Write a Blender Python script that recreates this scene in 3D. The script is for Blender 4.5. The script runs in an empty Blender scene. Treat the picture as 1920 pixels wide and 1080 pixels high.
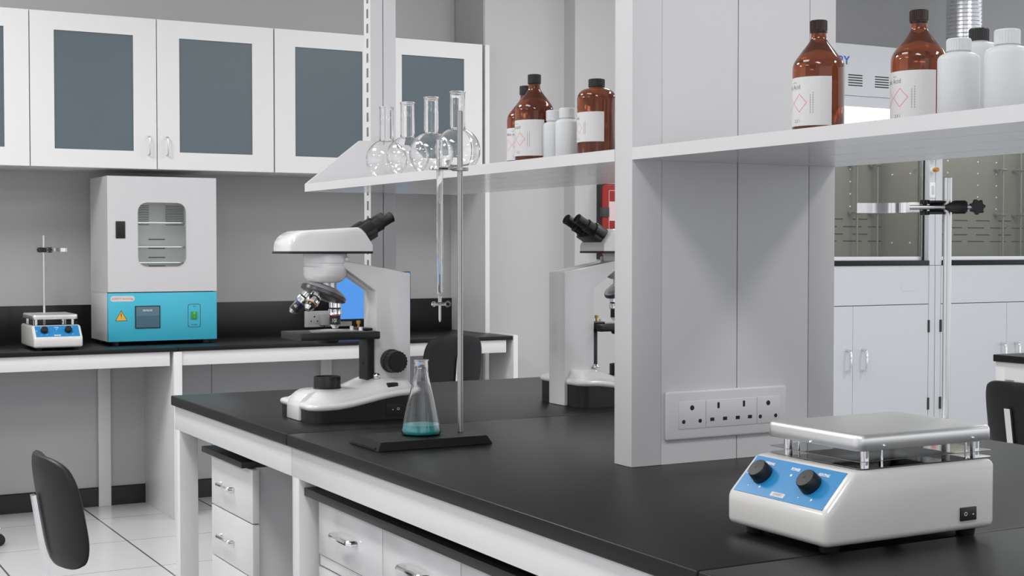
import bpy, bmesh, math, random
from mathutils import Vector, Matrix
R = math.radians
random.seed(4)
SC = bpy.context.scene
C = SC.collection

# ------------------------------------------------------------------ materials
def lin(c):
    c /= 255.0
    return c / 12.92 if c <= 0.04045 else ((c + 0.055) / 1.055) ** 2.4
def rgb(r, g, b): return (lin(r), lin(g), lin(b), 1)
MATS = {}
def mat(name, col, rough=0.5, metal=0.0, spec=0.5, trans=0.0, ior=1.45, emit=0.0, coat=0.0, bump=0.0, bscale=300, speck=None, emitcol=None):
    m = bpy.data.materials.new(name); m.use_nodes = True
    nt = m.node_tree; b = nt.nodes['Principled BSDF']
    b.inputs['Base Color'].default_value = col
    b.inputs['Roughness'].default_value = rough
    b.inputs['Metallic'].default_value = metal
    b.inputs['Specular IOR Level'].default_value = spec
    b.inputs['IOR'].default_value = ior
    b.inputs['Transmission Weight'].default_value = trans
    b.inputs['Coat Weight'].default_value = coat
    b.inputs['Coat Roughness'].default_value = 0.08
    if emit:
        b.inputs['Emission Color'].default_value = emitcol or col
        b.inputs['Emission Strength'].default_value = emit
    if bump or speck:
        tc = nt.nodes.new('ShaderNodeTexCoord')
        nz = nt.nodes.new('ShaderNodeTexNoise'); nz.inputs['Scale'].default_value = bscale; nz.inputs['Detail'].default_value = 3
        nt.links.new(tc.outputs['Object'], nz.inputs['Vector'])
        if bump:
            bp = nt.nodes.new('ShaderNodeBump'); bp.inputs['Strength'].default_value = bump; bp.inputs['Distance'].default_value = 0.002
            nt.links.new(nz.outputs['Fac'], bp.inputs['Height']); nt.links.new(bp.outputs['Normal'], b.inputs['Normal'])
        if speck:
            cr = nt.nodes.new('ShaderNodeValToRGB')
            cr.color_ramp.elements[0].position = speck[0]; cr.color_ramp.elements[0].color = col
            cr.color_ramp.elements[1].position = speck[1]; cr.color_ramp.elements[1].color = speck[2]
            nt.links.new(nz.outputs['Fac'], cr.inputs['Fac']); nt.links.new(cr.outputs['Color'], b.inputs['Base Color'])
    MATS[name] = m
    return m
def g(v, a=1.0): return (v, v * a, v * a, 1)
M_WHITE = mat('white_laminate', (.70, .695, .70, 1), .32)
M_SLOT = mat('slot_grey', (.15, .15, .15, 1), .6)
M_SHELF = mat('white_gloss_shelf', (.63, .625, .635, 1), .14)
M_PANEL = mat('white_column_paint', (.60, .595, .605, 1), .4)
M_WALL = mat('grey_wall_paint', (.42, .415, .415, 1), .6, bump=.04, bscale=180)
M_PIER = mat('white_wall_paint', (.47, .47, .475, 1), .6, bump=.03, bscale=180)
M_CEIL = mat('white_ceiling', (.75, .75, .75, 1), .8)
M_TOP = mat('black_worktop_resin', (.007, .0068, .007, 1), .36, spec=.3, bump=.05, bscale=260, speck=(.72, .8, (.06, .06, .06, 1)))
M_BLACK = mat('black_plastic', (.012, .012, .013, 1), .4)
M_GAP = mat('dark_gap', (.012, .012, .012, 1), .8)
M_SKIRT = mat('black_skirting', (.018, .018, .019, 1), .35)
M_SPLASH = mat('black_splashback', (.010, .010, .011, 1), .35)
M_LEATHER = mat('black_vinyl', (.018, .0175, .019, 1), .45, spec=.25, bump=.06, bscale=500)
M_CHROME = mat('chrome', (.80, .80, .81, 1), .12, metal=1)
M_STEEL = mat('brushed_steel', (.62, .62, .62, 1), .3, metal=1)
M_ROD = mat('steel_rod', (.42, .42, .42, 1), .32, metal=1)
M_PLATE = mat('satin_aluminium', (.80, .80, .795, 1), .36, metal=.85)
M_SHIELD = mat('polished_dark_shield', (.33, .33, .34, 1), .04, metal=1)
M_DUCT = mat('galvanised_duct', (.92, .93, .95, 1), .22, metal=1)
M_ENAMEL = mat('white_enamel', (.64, .635, .62, 1), .25, coat=.4)
M_SCOPE = mat('white_scope_enamel', (.74, .735, .74, 1), .22, coat=.5)
M_INCW = mat('white_incubator_enamel', (.56, .55, .56, 1), .4)
M_TURQ = mat('turquoise_enamel', (.05, .43, .58, 1), .35)
M_BLUE = mat('blue_panel', (.018, .205, .46, 1), .3)
M_PRINTW = mat('white_print', (.85, .85, .85, 1), .5)
M_PRINTK = mat('black_print', (.04, .04, .045, 1), .6)
M_PRINTGREY = mat('grey_print', (.20, .20, .21, 1), .6)
M_PRINTR = mat('red_print', (.75, .10, .10, 1), .6)
M_PRINTB = mat('blue_print', (.02, .12, .48, 1), .5)
M_PAPER = mat('white_label', (.60, .595, .60, 1), .5)
M_YEL = mat('warning_yellow', (.80, .42, .03, 1), .5)
M_GREEN = mat('green_switch', (.03, .30, .04, 1), .35)
M_LCD = mat('grey_display', (.055, .12, .17, 1), .3)
M_LCD2 = mat('lighter_grey_display', (.10, .17, .22, 1), .3)
M_FROST = mat('frosted_blue_grey_glass', (.088, .118, .135, 1), .33, spec=.55)
M_GLASS = mat('clear_glass', (1, 1, 1, 1), 0.0, trans=1, ior=1.47)
M_AMBER = mat('amber_glass', (.24, .060, .022, 1), .03, trans=.78, ior=1.45)
M_AMBERCAP = mat('brown_cap', (.022, .005, .003, 1), .2)
M_HDPE = mat('white_plastic', (.56, .57, .58, 1), .45)
M_TEAL = mat('teal_liquid', (.02, .55, .58, 1), .03, trans=.35, ior=1.33)
M_SCREEN = mat('blue_screen', (.01, .03, .08, 1), .4, emit=.88, emitcol=(.075, .30, .80, 1))
M_RED = mat('red_box_enamel', (.27, .012, .010, 1), .35)
M_PINK = mat('pale_box_label', (.70, .52, .54, 1), .5)
M_LATCH = mat('dark_green_latch', (.035, .045, .042, 1), .5)
M_BRASS = mat('brass', (.45, .28, .06, 1), .3, metal=1)
M_TURRET = mat('gunmetal', (.10, .10, .105, 1), .3, metal=.7)
M_HOODIN = mat('hood_liner', (.20, .188, .158, 1), .5)
M_HOODW = mat('hood_white_enamel', (.58, .60, .62, 1), .35)
M_LAMP = mat('lit_lamp', (1, 1, 1, 1), .5, emit=3.0)
M_OR = mat('orange_knob', (.45, .20, .01, 1), .4)

def floor_mat():
    m = bpy.data.materials.new('white_floor_tiles'); m.use_nodes = True
    nt = m.node_tree; b = nt.nodes['Principled BSDF']; L = nt.links.new
    geo = nt.nodes.new('ShaderNodeTexCoord'); sx = nt.nodes.new('ShaderNodeSeparateXYZ'); L(geo.outputs['Object'], sx.inputs[0])
    def line(sock, off, per, w):
        a = nt.nodes.new('ShaderNodeMath'); a.operation = 'ADD'; a.inputs[1].default_value = -off; L(sock, a.inputs[0])
        p = nt.nodes.new('ShaderNodeMath'); p.operation = 'PINGPONG'; p.inputs[1].default_value = per / 2; L(a.outputs[0], p.inputs[0])
        c = nt.nodes.new('ShaderNodeMath'); c.operation = 'LESS_THAN'; c.inputs[1].default_value = w; L(p.outputs[0], c.inputs[0])
        return c.outputs[0]
    lx = line(sx.outputs['X'], 1.041, .628, .0045); ly = line(sx.outputs['Y'], 6.277, .617, .0035)
    m1 = nt.nodes.new('ShaderNodeMix'); m1.data_type = 'RGBA'; m1.inputs['A'].default_value = (.64, .64, .65, 1); m1.inputs['B'].default_value = (.30, .30, .30, 1); L(ly, m1.inputs['Factor'])
    m2 = nt.nodes.new('ShaderNodeMix'); m2.data_type = 'RGBA'; m2.inputs['B'].default_value = (.07, .07, .07, 1); L(lx, m2.inputs['Factor']); L(m1.outputs['Result'], m2.inputs['A'])
    L(m2.outputs['Result'], b.inputs['Base Color']); b.inputs['Roughness'].default_value = .17
    return m
M_FLOOR = floor_mat()

# ------------------------------------------------------------------ mesh helpers
def BM(): return bmesh.new()
def add(bm, verts, faces):
    vs = [bm.verts.new(v) for v in verts]
    for f in faces:
        try: bm.faces.new([vs[i] for i in f])
        except ValueError: pass
    return vs
def merge(bm, other, M=None):
    if M is not None: bmesh.ops.transform(other, matrix=M, verts=other.verts)
    me = bpy.data.meshes.new('tmp'); other.to_mesh(me); other.free(); bm.from_mesh(me); bpy.data.meshes.remove(me)
def box(bm, x0, x1, y0, y1, z0, z1, r=0.0, seg=2, M=None):
    t = bmesh.new()
    add(t, [(x0, y0, z0), (x1, y0, z0), (x1, y1, z0), (x0, y1, z0), (x0, y0, z1), (x1, y0, z1), (x1, y1, z1), (x0, y1, z1)],
        [(3, 2, 1, 0), (4, 5, 6, 7), (0, 1, 5, 4), (1, 2, 6, 5), (2, 3, 7, 6), (3, 0, 4, 7)])
    if r: bmesh.ops.bevel(t, geom=t.edges[:], offset=r, segments=seg, affect='EDGES', profile=.5, clamp_overlap=True)
    merge(bm, t, M); return bm
def prism(bm, poly, axis, a, b, r=0.0, seg=2, caps_r=None, M=None):
    """extrude a 2-D polygon; axis 'x' -> poly is (y,z), 'y' -> (x,z), 'z' -> (x,y)"""
    t = bmesh.new()
    def P(p, d):
        return (d, p[0], p[1]) if axis == 'x' else (p[0], d, p[1]) if axis == 'y' else (p[0], p[1], d)
    n = len(poly)
    add(t, [P(p, a) for p in poly] + [P(p, b) for p in poly],
        [tuple(range(n))[::-1], tuple(range(n, 2 * n))] + [(i, (i + 1) % n, n + (i + 1) % n, n + i) for i in range(n)])
    bmesh.ops.recalc_face_normals(t, faces=t.faces[:])
    if r: bmesh.ops.bevel(t, geom=t.edges[:], offset=r, segments=seg, affect='EDGES', profile=.5, clamp_overlap=True)
    merge(bm, t, M); return bm
def lathe(bm, prof, seg=32, M=None, closed=False):
    t = bmesh.new(); rings = []
    for (r, z) in prof:
        if r < 1e-6: rings.append([t.verts.new((0, 0, z))])
        else: rings.append([t.verts.new((r * math.cos(2 * math.pi * i / seg), r * math.sin(2 * math.pi * i / seg), z)) for i in range(seg)])
    pairs = list(zip(rings[:-1], rings[1:]))
    if closed: pairs.append((rings[-1], rings[0]))
    for A, B in pairs:
        for i in range(seg):
            j = (i + 1) % seg
            if len(A) == 1 and len(B) == 1: break
            if len(A) == 1: f = (A[0], B[j], B[i])
            elif len(B) == 1: f = (A[i], A[j], B[0])
            else: f = (A[i], A[j], B[j], B[i])
            try: t.faces.new(f)
            except ValueError: pass
    bmesh.ops.recalc_face_normals(t, faces=t.faces[:])
    merge(bm, t, M); return bm
def axisM(p, d):
    """matrix taking local z to direction d with origin p"""
    return Matrix.Translation(Vector(p)) @ Vector(d).normalized().to_track_quat('Z', 'Y').to_matrix().to_4x4()
def cyl(bm, p, d, r, h, seg=24, r2=None, b=0.0):
    r2 = r if r2 is None else r2
    if b: prof = [(0, 0), (r - b, 0), (r, b), (r2, h - b), (r2 - b, h), (0, h)]
    else: prof = [(0, 0), (r, 0), (r2, h), (0, h)]
    return lathe(bm, prof, seg, axisM(p, d))
def tube(bm, pts, r, seg=12, cap=True):
    pts = [Vector(p) for p in pts]; t = bmesh.new(); rings = []; prev = None
    for i, p in enumerate(pts):
        d = (pts[min(i + 1, len(pts) - 1)] - pts[max(i - 1, 0)]).normalized()
        if prev is None:
            up = Vector((0, 0, 1)) if abs(d.z) < .9 else Vector((1, 0, 0)); n = d.cross(up).normalized()
        else: n = (prev - d * prev.dot(d)).normalized()
        prev = n; bn = d.cross(n); rr = r[i] if isinstance(r, (list, tuple)) else r
        rings.append([t.verts.new(p + (n * math.cos(2 * math.pi * k / seg) + bn * math.sin(2 * math.pi * k / seg)) * rr) for k in range(seg)])
    for A, B in zip(rings[:-1], rings[1:]):
        for k in range(seg): t.faces.new((A[k], A[(k + 1) % seg], B[(k + 1) % seg], B[k]))
    if cap: t.faces.new(rings[0][::-1]); t.faces.new(rings[-1])
    bmesh.ops.recalc_face_normals(t, faces=t.faces[:])
    merge(bm, t); return bm
def arc(c, r, a0, a1, n, plane='xz'):
    out = []
    for i in range(n + 1):
        a = a0 + (a1 - a0) * i / n; u, v = r * math.cos(a), r * math.sin(a)
        out.append({'xz': (c[0] + u, c[1], c[2] + v), 'xy': (c[0] + u, c[1] + v, c[2]), 'yz': (c[0], c[1] + u, c[2] + v)}[plane])
    return out
def ball(bm, p, r, seg=16):
    return lathe(bm, [(r * math.sin(math.pi * i / 10), -r * math.cos(math.pi * i / 10)) for i in range(11)], seg, Matrix.Translation(Vector(p)))
def rrect(x0, x1, z0, z1, r, n=5):
    out = []
    for cx, cz, a in ((x1 - r, z0 + r, -90), (x1 - r, z1 - r, 0), (x0 + r, z1 - r, 90), (x0 + r, z0 + r, 180)):
        for i in range(n + 1): out.append((cx + r * math.cos(R(a + 90 * i / n)), cz + r * math.sin(R(a + 90 * i / n))))
    return out
def frame(bm, outer, inner, axis, a, b):
    """extruded ring between two outlines with the same number of points"""
    t = bmesh.new(); n = len(outer)
    def P(p, d): return (d, p[0], p[1]) if axis == 'x' else (p[0], d, p[1]) if axis == 'y' else (p[0], p[1], d)
    V = [[t.verts.new(P(p, d)) for p in poly] for d in (a, b) for poly in (outer, inner)]
    for i in range(n):
        j = (i + 1) % n
        t.faces.new((V[0][i], V[0][j], V[1][j], V[1][i])); t.faces.new((V[2][i], V[2][j], V[3][j], V[3][i]))
        t.faces.new((V[0][i], V[0][j], V[2][j], V[2][i])); t.faces.new((V[1][i], V[1][j], V[3][j], V[3][i]))
    bmesh.ops.recalc_face_normals(t, faces=t.faces[:]); merge(bm, t); return bm
def quad(bm, f, pts):  # flat polygon through a mapping
    add(bm, [f(*p) for p in pts], [tuple(range(len(pts)))]); return bm

# lettering: font outlines turned into flat meshes, centred on their origin
TXT = {}
def text_mesh(s, size, align='CENTER', bold=0.0):
    key = (s, size, align, bold)
    if key not in TXT:
        cu = bpy.data.curves.new('letters', 'FONT'); cu.body = s; cu.size = size; cu.align_x = align; cu.align_y = 'CENTER'; cu.resolution_u = 3; cu.offset = bold
        ob = bpy.data.objects.new('letters', cu); C.objects.link(ob)
        dg = bpy.context.evaluated_depsgraph_get(); me = bpy.data.meshes.new_from_object(ob.evaluated_get(dg))
        TXT[key] = ([tuple(v.co) for v in me.vertices], [tuple(p.vertices) for p in me.polygons])
        bpy.data.objects.remove(ob); bpy.data.curves.remove(cu); bpy.data.meshes.remove(me)
    return TXT[key]
def text(bm, s, size, f, cx=0, cy=0, align='CENTER', sx=1.0, bold=0.0):
    V, F = text_mesh(s, size, align, bold)
    add(bm, [f(v[0] * sx + cx, v[1] + cy) for v in V], F); return bm

# ------------------------------------------------------------------ objects
def mk(name, bm, material, parent=None, smooth=35, loc=None):
    bmesh.ops.remove_doubles(bm, verts=bm.verts[:], dist=1e-6)
    me = bpy.data.meshes.new(name); bm.to_mesh(me); bm.free()
    me.materials.append(material)
    if smooth:
        me.shade_smooth(); me.set_sharp_from_angle(angle=R(smooth))
    o = bpy.data.objects.new(name, me); C.objects.link(o)
    if parent is not None: o.parent = parent
    if loc is not None: o.location = loc
    return o
def tag(o, label, cat, group=None):
    o['label'] = label; o['category'] = cat
    if group: o['group'] = group
    return o
def thing(name, label, cat, loc=(0, 0, 0), rz=0, group=None, scale=1):
    o = bpy.data.objects.new(name, None); o.empty_display_size = .05; C.objects.link(o)
    o.location = loc; o.rotation_euler = (0, 0, rz); o.scale = (scale,) * 3
    return tag(o, label, cat, group)
def struct(name, bm, m, smooth=0):
    o = mk(name, bm, m, None, smooth); o['kind'] = 'structure'; return o
def kids(o): return [c for c in bpy.data.objects if c.parent is o]
def dup(root, loc, rz, label, group=None, scale=None):
    r = root.copy(); C.objects.link(r); r.location = loc; r.rotation_euler = (0, 0, rz); r['label'] = label
    if scale: r.scale = (scale,) * 3
    if group: r['group'] = group
    for ch in kids(root):
        c = ch.copy(); C.objects.link(c); c.parent = r
        for gg in kids(ch):
            d = gg.copy(); C.objects.link(d); d.parent = c
    return r
def d_handle(bm, p0, p1, out, r, w=.35):
    """bow handle from p0 to p1 standing off along vector out"""
    p0, p1, out = Vector(p0), Vector(p1), Vector(out); d = p1 - p0
    pts = [p0, p0 + out * .7 + d * .02, p0 + out * .92 + d * .06, p0 + out + d * .13, p1 + out - d * .13, p1 + out * .92 - d * .06, p1 + out * .7 - d * .02, p1]
    return tube(bm, pts, r, 10)
WORLD = 1.2
LAMPS = [(.25, .3, 46), (.25, 3.0, 28), (.25, 5.7, 68), (-2.6, 2.5, 22), (-2.6, 5.7, 60), (4.1, .3, 48), (4.1, 3.0, 34), (4.1, 5.7, 38), (7.3, 4.5, 46)]  # the far-left pair is added fill to brighten left-facing sides
# ------------------------------------------------------------------ camera, light
cam = bpy.data.cameras.new('camera'); cam.lens = 50.006; cam.sensor_width = 36; cam.clip_start = .05
co = bpy.data.objects.new('camera', cam); C.objects.link(co)
co.location = (0, 0, 1.414); co.rotation_euler = (R(90 - 1.603), 0, R(-28.828)); SC.camera = co
SC.view_settings.view_transform = 'Standard'; SC.view_settings.look = 'None'; SC.view_settings.gamma = 1
SC.view_settings.use_curve_mapping = False; SC.view_settings.exposure = 0.06
w = bpy.data.worlds.new('daylight'); SC.world = w; w.use_nodes = True
w.node_tree.nodes['Background'].inputs['Color'].default_value = (.93, .96, 1, 1)
w.node_tree.nodes['Background'].inputs['Strength'].default_value = WORLD
def area(name, loc, sx, sy, power, rot=(0, 0, 0), col=(1, .985, .97)):
    l = bpy.data.lights.new(name, 'AREA'); l.shape = 'RECTANGLE'; l.size = sx; l.size_y = sy; l.energy = power; l.color = col
    o = bpy.data.objects.new(name, l); C.objects.link(o); o.location = loc; o.rotation_euler = rot; return o
for i, (x, y, p) in enumerate(LAMPS): area('ceiling_or_fill_lamp', (x, y, 3.5), .6, 1.2, p)

# ------------------------------------------------------------------ room shell
struct('floor', box(BM(), -5, 12, -6, 8.3, -.1, 0), M_FLOOR)
struct('ceiling', box(BM(), -5, 12, -6, 8.3, 3.7, 3.8), M_CEIL)
bm = BM(); box(bm, -5, 4.03, 8.07, 8.3, 0, 3.7); box(bm, 5.05, 12, 8.07, 8.3, 0, 3.7); struct('wall_back', bm, M_WALL)
bm = BM(); box(bm, -4.4, -4.2, -6, 8.069, 0, .75); box(bm, -4.4, -4.2, -6, 8.069, 2.4, 3.7)  # unseen wall added to curb and bounce light; openings admit low world light
for a, b in ((-6, -1.5), (.8, 1.0), (3.3, 3.5), (5.8, 8.069)): box(bm, -4.4, -4.2, a, b, .75, 2.4)
struct('unseen_wall_left', bm, M_CEIL)
bm = BM(); prism(bm, [(4.038, 7.68), (4.6, 7.68), (4.6, 7.55), (5.05, 7.55), (5.05, 8.3), (4.038, 8.3)], 'z', 0, 3.7)
struct('wall_pier', bm, M_PIER)
bm = BM(); box(bm, 4.031, 4.037, 7.683, 8.068, 0, 3.7); struct('wall_alcove', bm, M_WALL)
bm = BM(); prism(bm, [(7.886, 0), (7.886, .1), (7.89, .104), (7.899, .104), (7.899, 0)], 'x', .05, 4.0); struct('baseboard_back', bm, M_SKIRT)

# ------------------------------------------------------------------ back laboratory benches
def back_bench(x0, x1, label, left_end, right_end, posts, seams):
    t = thing('lab_bench', label, 'lab bench', (x0, 7.29, 0), 0, 'lab benches along the back wall')
    L = x1 - x0
    bm = BM(); box(bm, .0006, L - .0006, 0, .765, .878, .9, .003); mk('worktop', bm, M_TOP, t)
    bm = BM(); box(bm, .003 if left_end else .024, L - (.04 if right_end else .023), .012, .03, .804, .8775, .001); mk('apron', bm, M_WHITE, t)
    a = .003
    for s in seams + [L - .003]:
        bm = BM(); box(bm, a, s - .0015, .611, .625, .104, .877); a = s + .0015; mk('back_panel', bm, M_PIER, t, 0)
    bm = BM(); box(bm, .003, L - .003, .61, .62, .0, .103); mk('panel_base', bm, M_SKIRT, t, 0)
    for (p0, p1) in posts:
        bm = BM(); box(bm, p0 - x0, p1 - x0, .585, .609, 0, .8775, .002); mk('pipe_cover', bm, M_WHITE, t)
    if left_end:
        bm = BM(); box(bm, 0, .044, .008, .58, 0, .8775, .001); mk('end_panel', bm, M_WHITE, t)
    if right_end == 'mid':
        bm = BM(); box(bm, L - .022, L + .022, .004, .609, 0, .8775, .0015); mk('side_panel', bm, M_WHITE, t)
    elif right_end:
        bm = BM(); box(bm, L + .0005, L + .03, -.004, .305, 0, .905, .001); mk('end_panel', bm, M_WHITE, t)
    bm = BM(); box(bm, .0006, L - .0006, .766, .778, .9, 1.1, .001); mk('splashback', bm, M_SPLASH, t)
    return t
BL = back_bench(.05, 2.035, 'back wall bench with the turquoise incubator and small white stirrer on it', True, 'mid', [(1.756, 1.823)], [])
BR = back_bench(2.035, 4.02, 'back wall bench carrying the blue screen monitor, right of the incubator bench', False, True, [(3.05, 3.118)], [.362])
# tall white panel closing the right end of wall cabinets
tag(mk('side_panel', box(BM(), 3.999, 4.029, 7.6, 8.069, .9005, 2.637, .001), M_WHITE, None, 0),
    'tall narrow white panel closing the right end of the wall cabinets', 'panel')

# ------------------------------------------------------------------ wall cabinets
def cabinet(x0, label):
    t = thing('wall_cabinet', label, 'cabinet', (x0, 7.6, 1.836), 0, 'white wall cabinets with frosted doors'); W = 1.309; H = .801
    bm = BM(); box(bm, .002, W - .002, .024, .467, .0, H, .001); mk('carcass', bm, M_WHITE, t)
    for k in (0, 1):
        a = .0025 + k * W / 2; b = a + W / 2 - .005
        gx = (.122, .533) if k == 0 else (.122, .533)
        gx = (a + .12, b - .122) 
        bm = BM(); o = [(a, 0.001), (b, .001), (b, H - .001), (a, H - .001)]; i = [(gx[0], .094), (gx[1], .094), (gx[1], .706), (gx[0], .706)]
        frame(bm, o, i, 'y', 0, .02); d = mk('door', bm, M_WHITE, t, 0)
        bm = BM(); box(bm, gx[0] + .0005, gx[1] - .0005, .006, .012, .0945, .7055); mk('glass_pane', bm, M_FROST, d, 0)
        hx = b - .043 if k == 0 else a + .05
        bm = BM(); d_handle(bm, (hx, .002, .075), (hx, .002, .174), (0, -.03, 0), .0045); mk('handle', bm, M_STEEL, d)
    return t
cabinet(.052, 'wall cabinet cut off by the left edge of the picture')
cabinet(1.361, 'two-door wall cabinet directly above the turquoise incubator')
cabinet(2.673, 'two-door wall cabinet behind the slotted post, ending at the tall white panel')

# ------------------------------------------------------------------ island bench
def island(y0, y1, label, near_legs, drop):
    t = thing('island_bench', label, 'lab bench', (2.153, y0, 0), 0, 'modules of the island bench'); W = .808; L = y1 - y0
    bm = BM(); box(bm, -W, W, .0012, L - .0012, .866, .9, .004, 3); mk('worktop', bm, M_TOP, t)
    for s in (-1, 1):
        bm = BM(); box(bm, s * (W - .014), s * (W - .04), .002, L - .002, .782, .8655, .001); mk('apron', bm, M_WHITE, t)
        for yy in ([L - .005] if not near_legs else [L - .005, .055]):
            bm = BM(); box(bm, s * (W - .0145), s * (W - .0795), yy - .052, yy, 0, .865, .0015); mk('leg', bm, M_WHITE, t)
    for yy in ([L - .03] if not near_legs else [L - .03, .03]):
        bm = BM(); box(bm, -W + .08, W - .08, yy - .012, yy + .012, .79, .865, .001); mk('cross_rail', bm, M_WHITE, t)
    return t
island(3.738, 4.917, 'far module of the black-topped island bench, carrying both microscopes', False, 0)
island(1.832, 3.738, 'middle module of the black-topped island bench, under the ring stand and shelf column', False, 0)
island(-.1, 1.832, 'nearest module of the black-topped island bench, at the bottom right corner', True, 0)
t = thing('island_bench', 'second black-topped bench behind the chair at the right edge', 'lab bench', (6.17, 4.905, 0), 0)
bm = BM(); box(bm, -.81, .81, -4, 0, .866, .9, .004); mk('worktop', bm, M_TOP, t)
for s in (-1, 1):
    bm = BM(); box(bm, s * .796, s * .77, -3.99, -.005, .782, .8655); mk('apron', bm, M_WHITE, t)
    for yy in (-.06, -3.95): bm = BM(); box(bm, s * .7965, s * .73, yy, yy + .052, 0, .865, .0015); mk('leg', bm, M_WHITE, t)
bm = BM(); box(bm, -.74, .74, -.03, -.006, .782, .8655); mk('end_rail', bm, M_WHITE, t)

# ------------------------------------------------------------------ drawer units under the island
def handle_y(bm, x, yc, z, half, r): return d_handle(bm, (x, yc - half, z), (x, yc + half, z), (-.021, 0, 0), r)
t = thing('drawer_pedestal', 'narrow white drawer pedestal under the far end of the island bench', 'drawer unit', (1.375, 4.226, 0))
bm = BM(); box(bm, 0, .5, 0, .424, .735, .7535, .001); mk('top', bm, M_BLACK, t)
bm = BM(); box(bm, .047, .48, .0, .39, .05, .7345, .001); mk('carcass', bm, M_WHITE, t)
for a, b in ((.566, .731), (.398, .561), (.23, .393), (.062, .225)):
    bm = BM(); box(bm, .025, .0465, -.03 + .001, .394, a, b, .0015); d = mk('drawer', bm, M_WHITE, t)
    bm = BM(); handle_y(bm, .026, .222, b - .085, .064, .0062); mk('handle', bm, M_CHROME, d)
for cx, cy in ((.09, .05), (.43, .05), (.09, .35), (.43, .35)):
    bm = BM(); cyl(bm, (cx, cy, .025), (0, 1, 0), .025, .018, 16); box(bm, cx - .012, cx + .012, cy + .019, cy + .03, .02, .0495); mk('castor', bm, M_BLACK, t)
t = thing('drawer_unit', 'wide white drawer unit with black top under the middle island module', 'drawer unit', (1.375, 2.0, 0))
bm = BM(); box(bm, 0, .5, 0, 1.695, .735, .757, .001); mk('top', bm, M_BLACK, t)
bm = BM(); box(bm, .047, .48, .02, 1.63, .05, .7345, .001); mk('carcass', bm, M_WHITE, t)
for k, (a, b) in enumerate(((1.207, 1.638), (.779, 1.203), (.35, .775), (.03, .346))):
    for z0, z1 in ((.581, .731), (.3, .546), (.06, .296)):
        bm = BM(); box(bm, .025, .0465, a, b, z0, z1, .0015); d = mk('drawer', bm, M_SHELF, t)
        bm = BM(); handle_y(bm, .026, (a + b) / 2 + .018 * (b - a > .35), z1 - .075, .070, .0078); mk('handle', bm, M_CHROME, d)
    if True:
        bm = BM(); box(bm, .03, .0465, a, b, .55, .577); mk('rail', bm, M_SHELF, t, 0)

# ------------------------------------------------------------------ shelves, column, post
t = thing('service_column', 'flat white column standing on the island bench with a socket plate', 'column', (2.153, 2.772, .9))
for s in (-1, 1):
    bm = BM(); box(bm, s * .308, s * .2245, 0, .074,   .0005, 2.799, .001); mk('side_post', bm, M_PANEL, t)
bm = BM(); box(bm, -.2235, -.0015, .0008, .0732,   .0005, 2.799); mk('cover_panel', bm, M_PANEL, t, 0)
bm = BM(); box(bm, .0015, .2225, .0008, .0732,   .0005, 2.799); mk('cover_panel', bm, M_PANEL, t, 0)
bm = BM(); box(bm, -.23, .23, .02, .05,   .0005, 2.798); mk('core', bm, M_GAP, t, 0)
t = thing('support_post', 'thin white slotted post at the far end of the shelf', 'post', (2.157, 4.9205, 0))
bm = BM(); box(bm, -.0515, -.0022, 0, .062, 0, 3.699); mk('post_half', bm, M_PANEL, t, 0)
bm = BM(); box(bm, .0012, .0515, 0, .062, 0, 3.699); mk('post_half', bm, M_PANEL, t, 0)
bm = BM(); box(bm, -.03, .03, .02, .05, 0, 3.698); mk('core', bm, M_GAP, t, 0)
bm = BM(); z = 1.06
while z < 3.6: box(bm, -.0522, -.0514, .02, .036, z, z + .034); z += .0552
o = mk('slot_strip', bm, M_SLOT, t, 0)
def shelf(y0, y1, label, bracket):
    t = thing('shelf', label, 'shelf', (2.153, y0, 1.62), 0, 'white shelves over the island bench'); L = y1 - y0
    bm = BM(); e = [-.2967, -.159, -.008, .158, .2967]
    for a, b in zip(e[:-1], e[1:]): box(bm, a + .0012, b - .0012, .0, L, 0, .012)
    box(bm, -.2956, .2956, 0, L, .004, .0285); box(bm, -.3085, -.2955, 0, L, 0, .0285); box(bm, .2955, .3085, 0, L, 0, .0285)
    mk('shelf_board', bm, M_SHELF, t, 0)
    if bracket:
        bm = BM(); prism(bm, [(-.3085, .0286), (.3085, .0286), (.098, .192), (-.098, .192)], 'y', L - .022, L - .0015); mk('end_bracket', bm, M_SHELF, t, 0)
    return t
shelf(2.8465, 4.92, 'white shelf holding the round flasks, left of the column', True)
shelf(-.1, 2.7715, 'white shelf with two tall amber bottles, right of the column', False)

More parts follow.
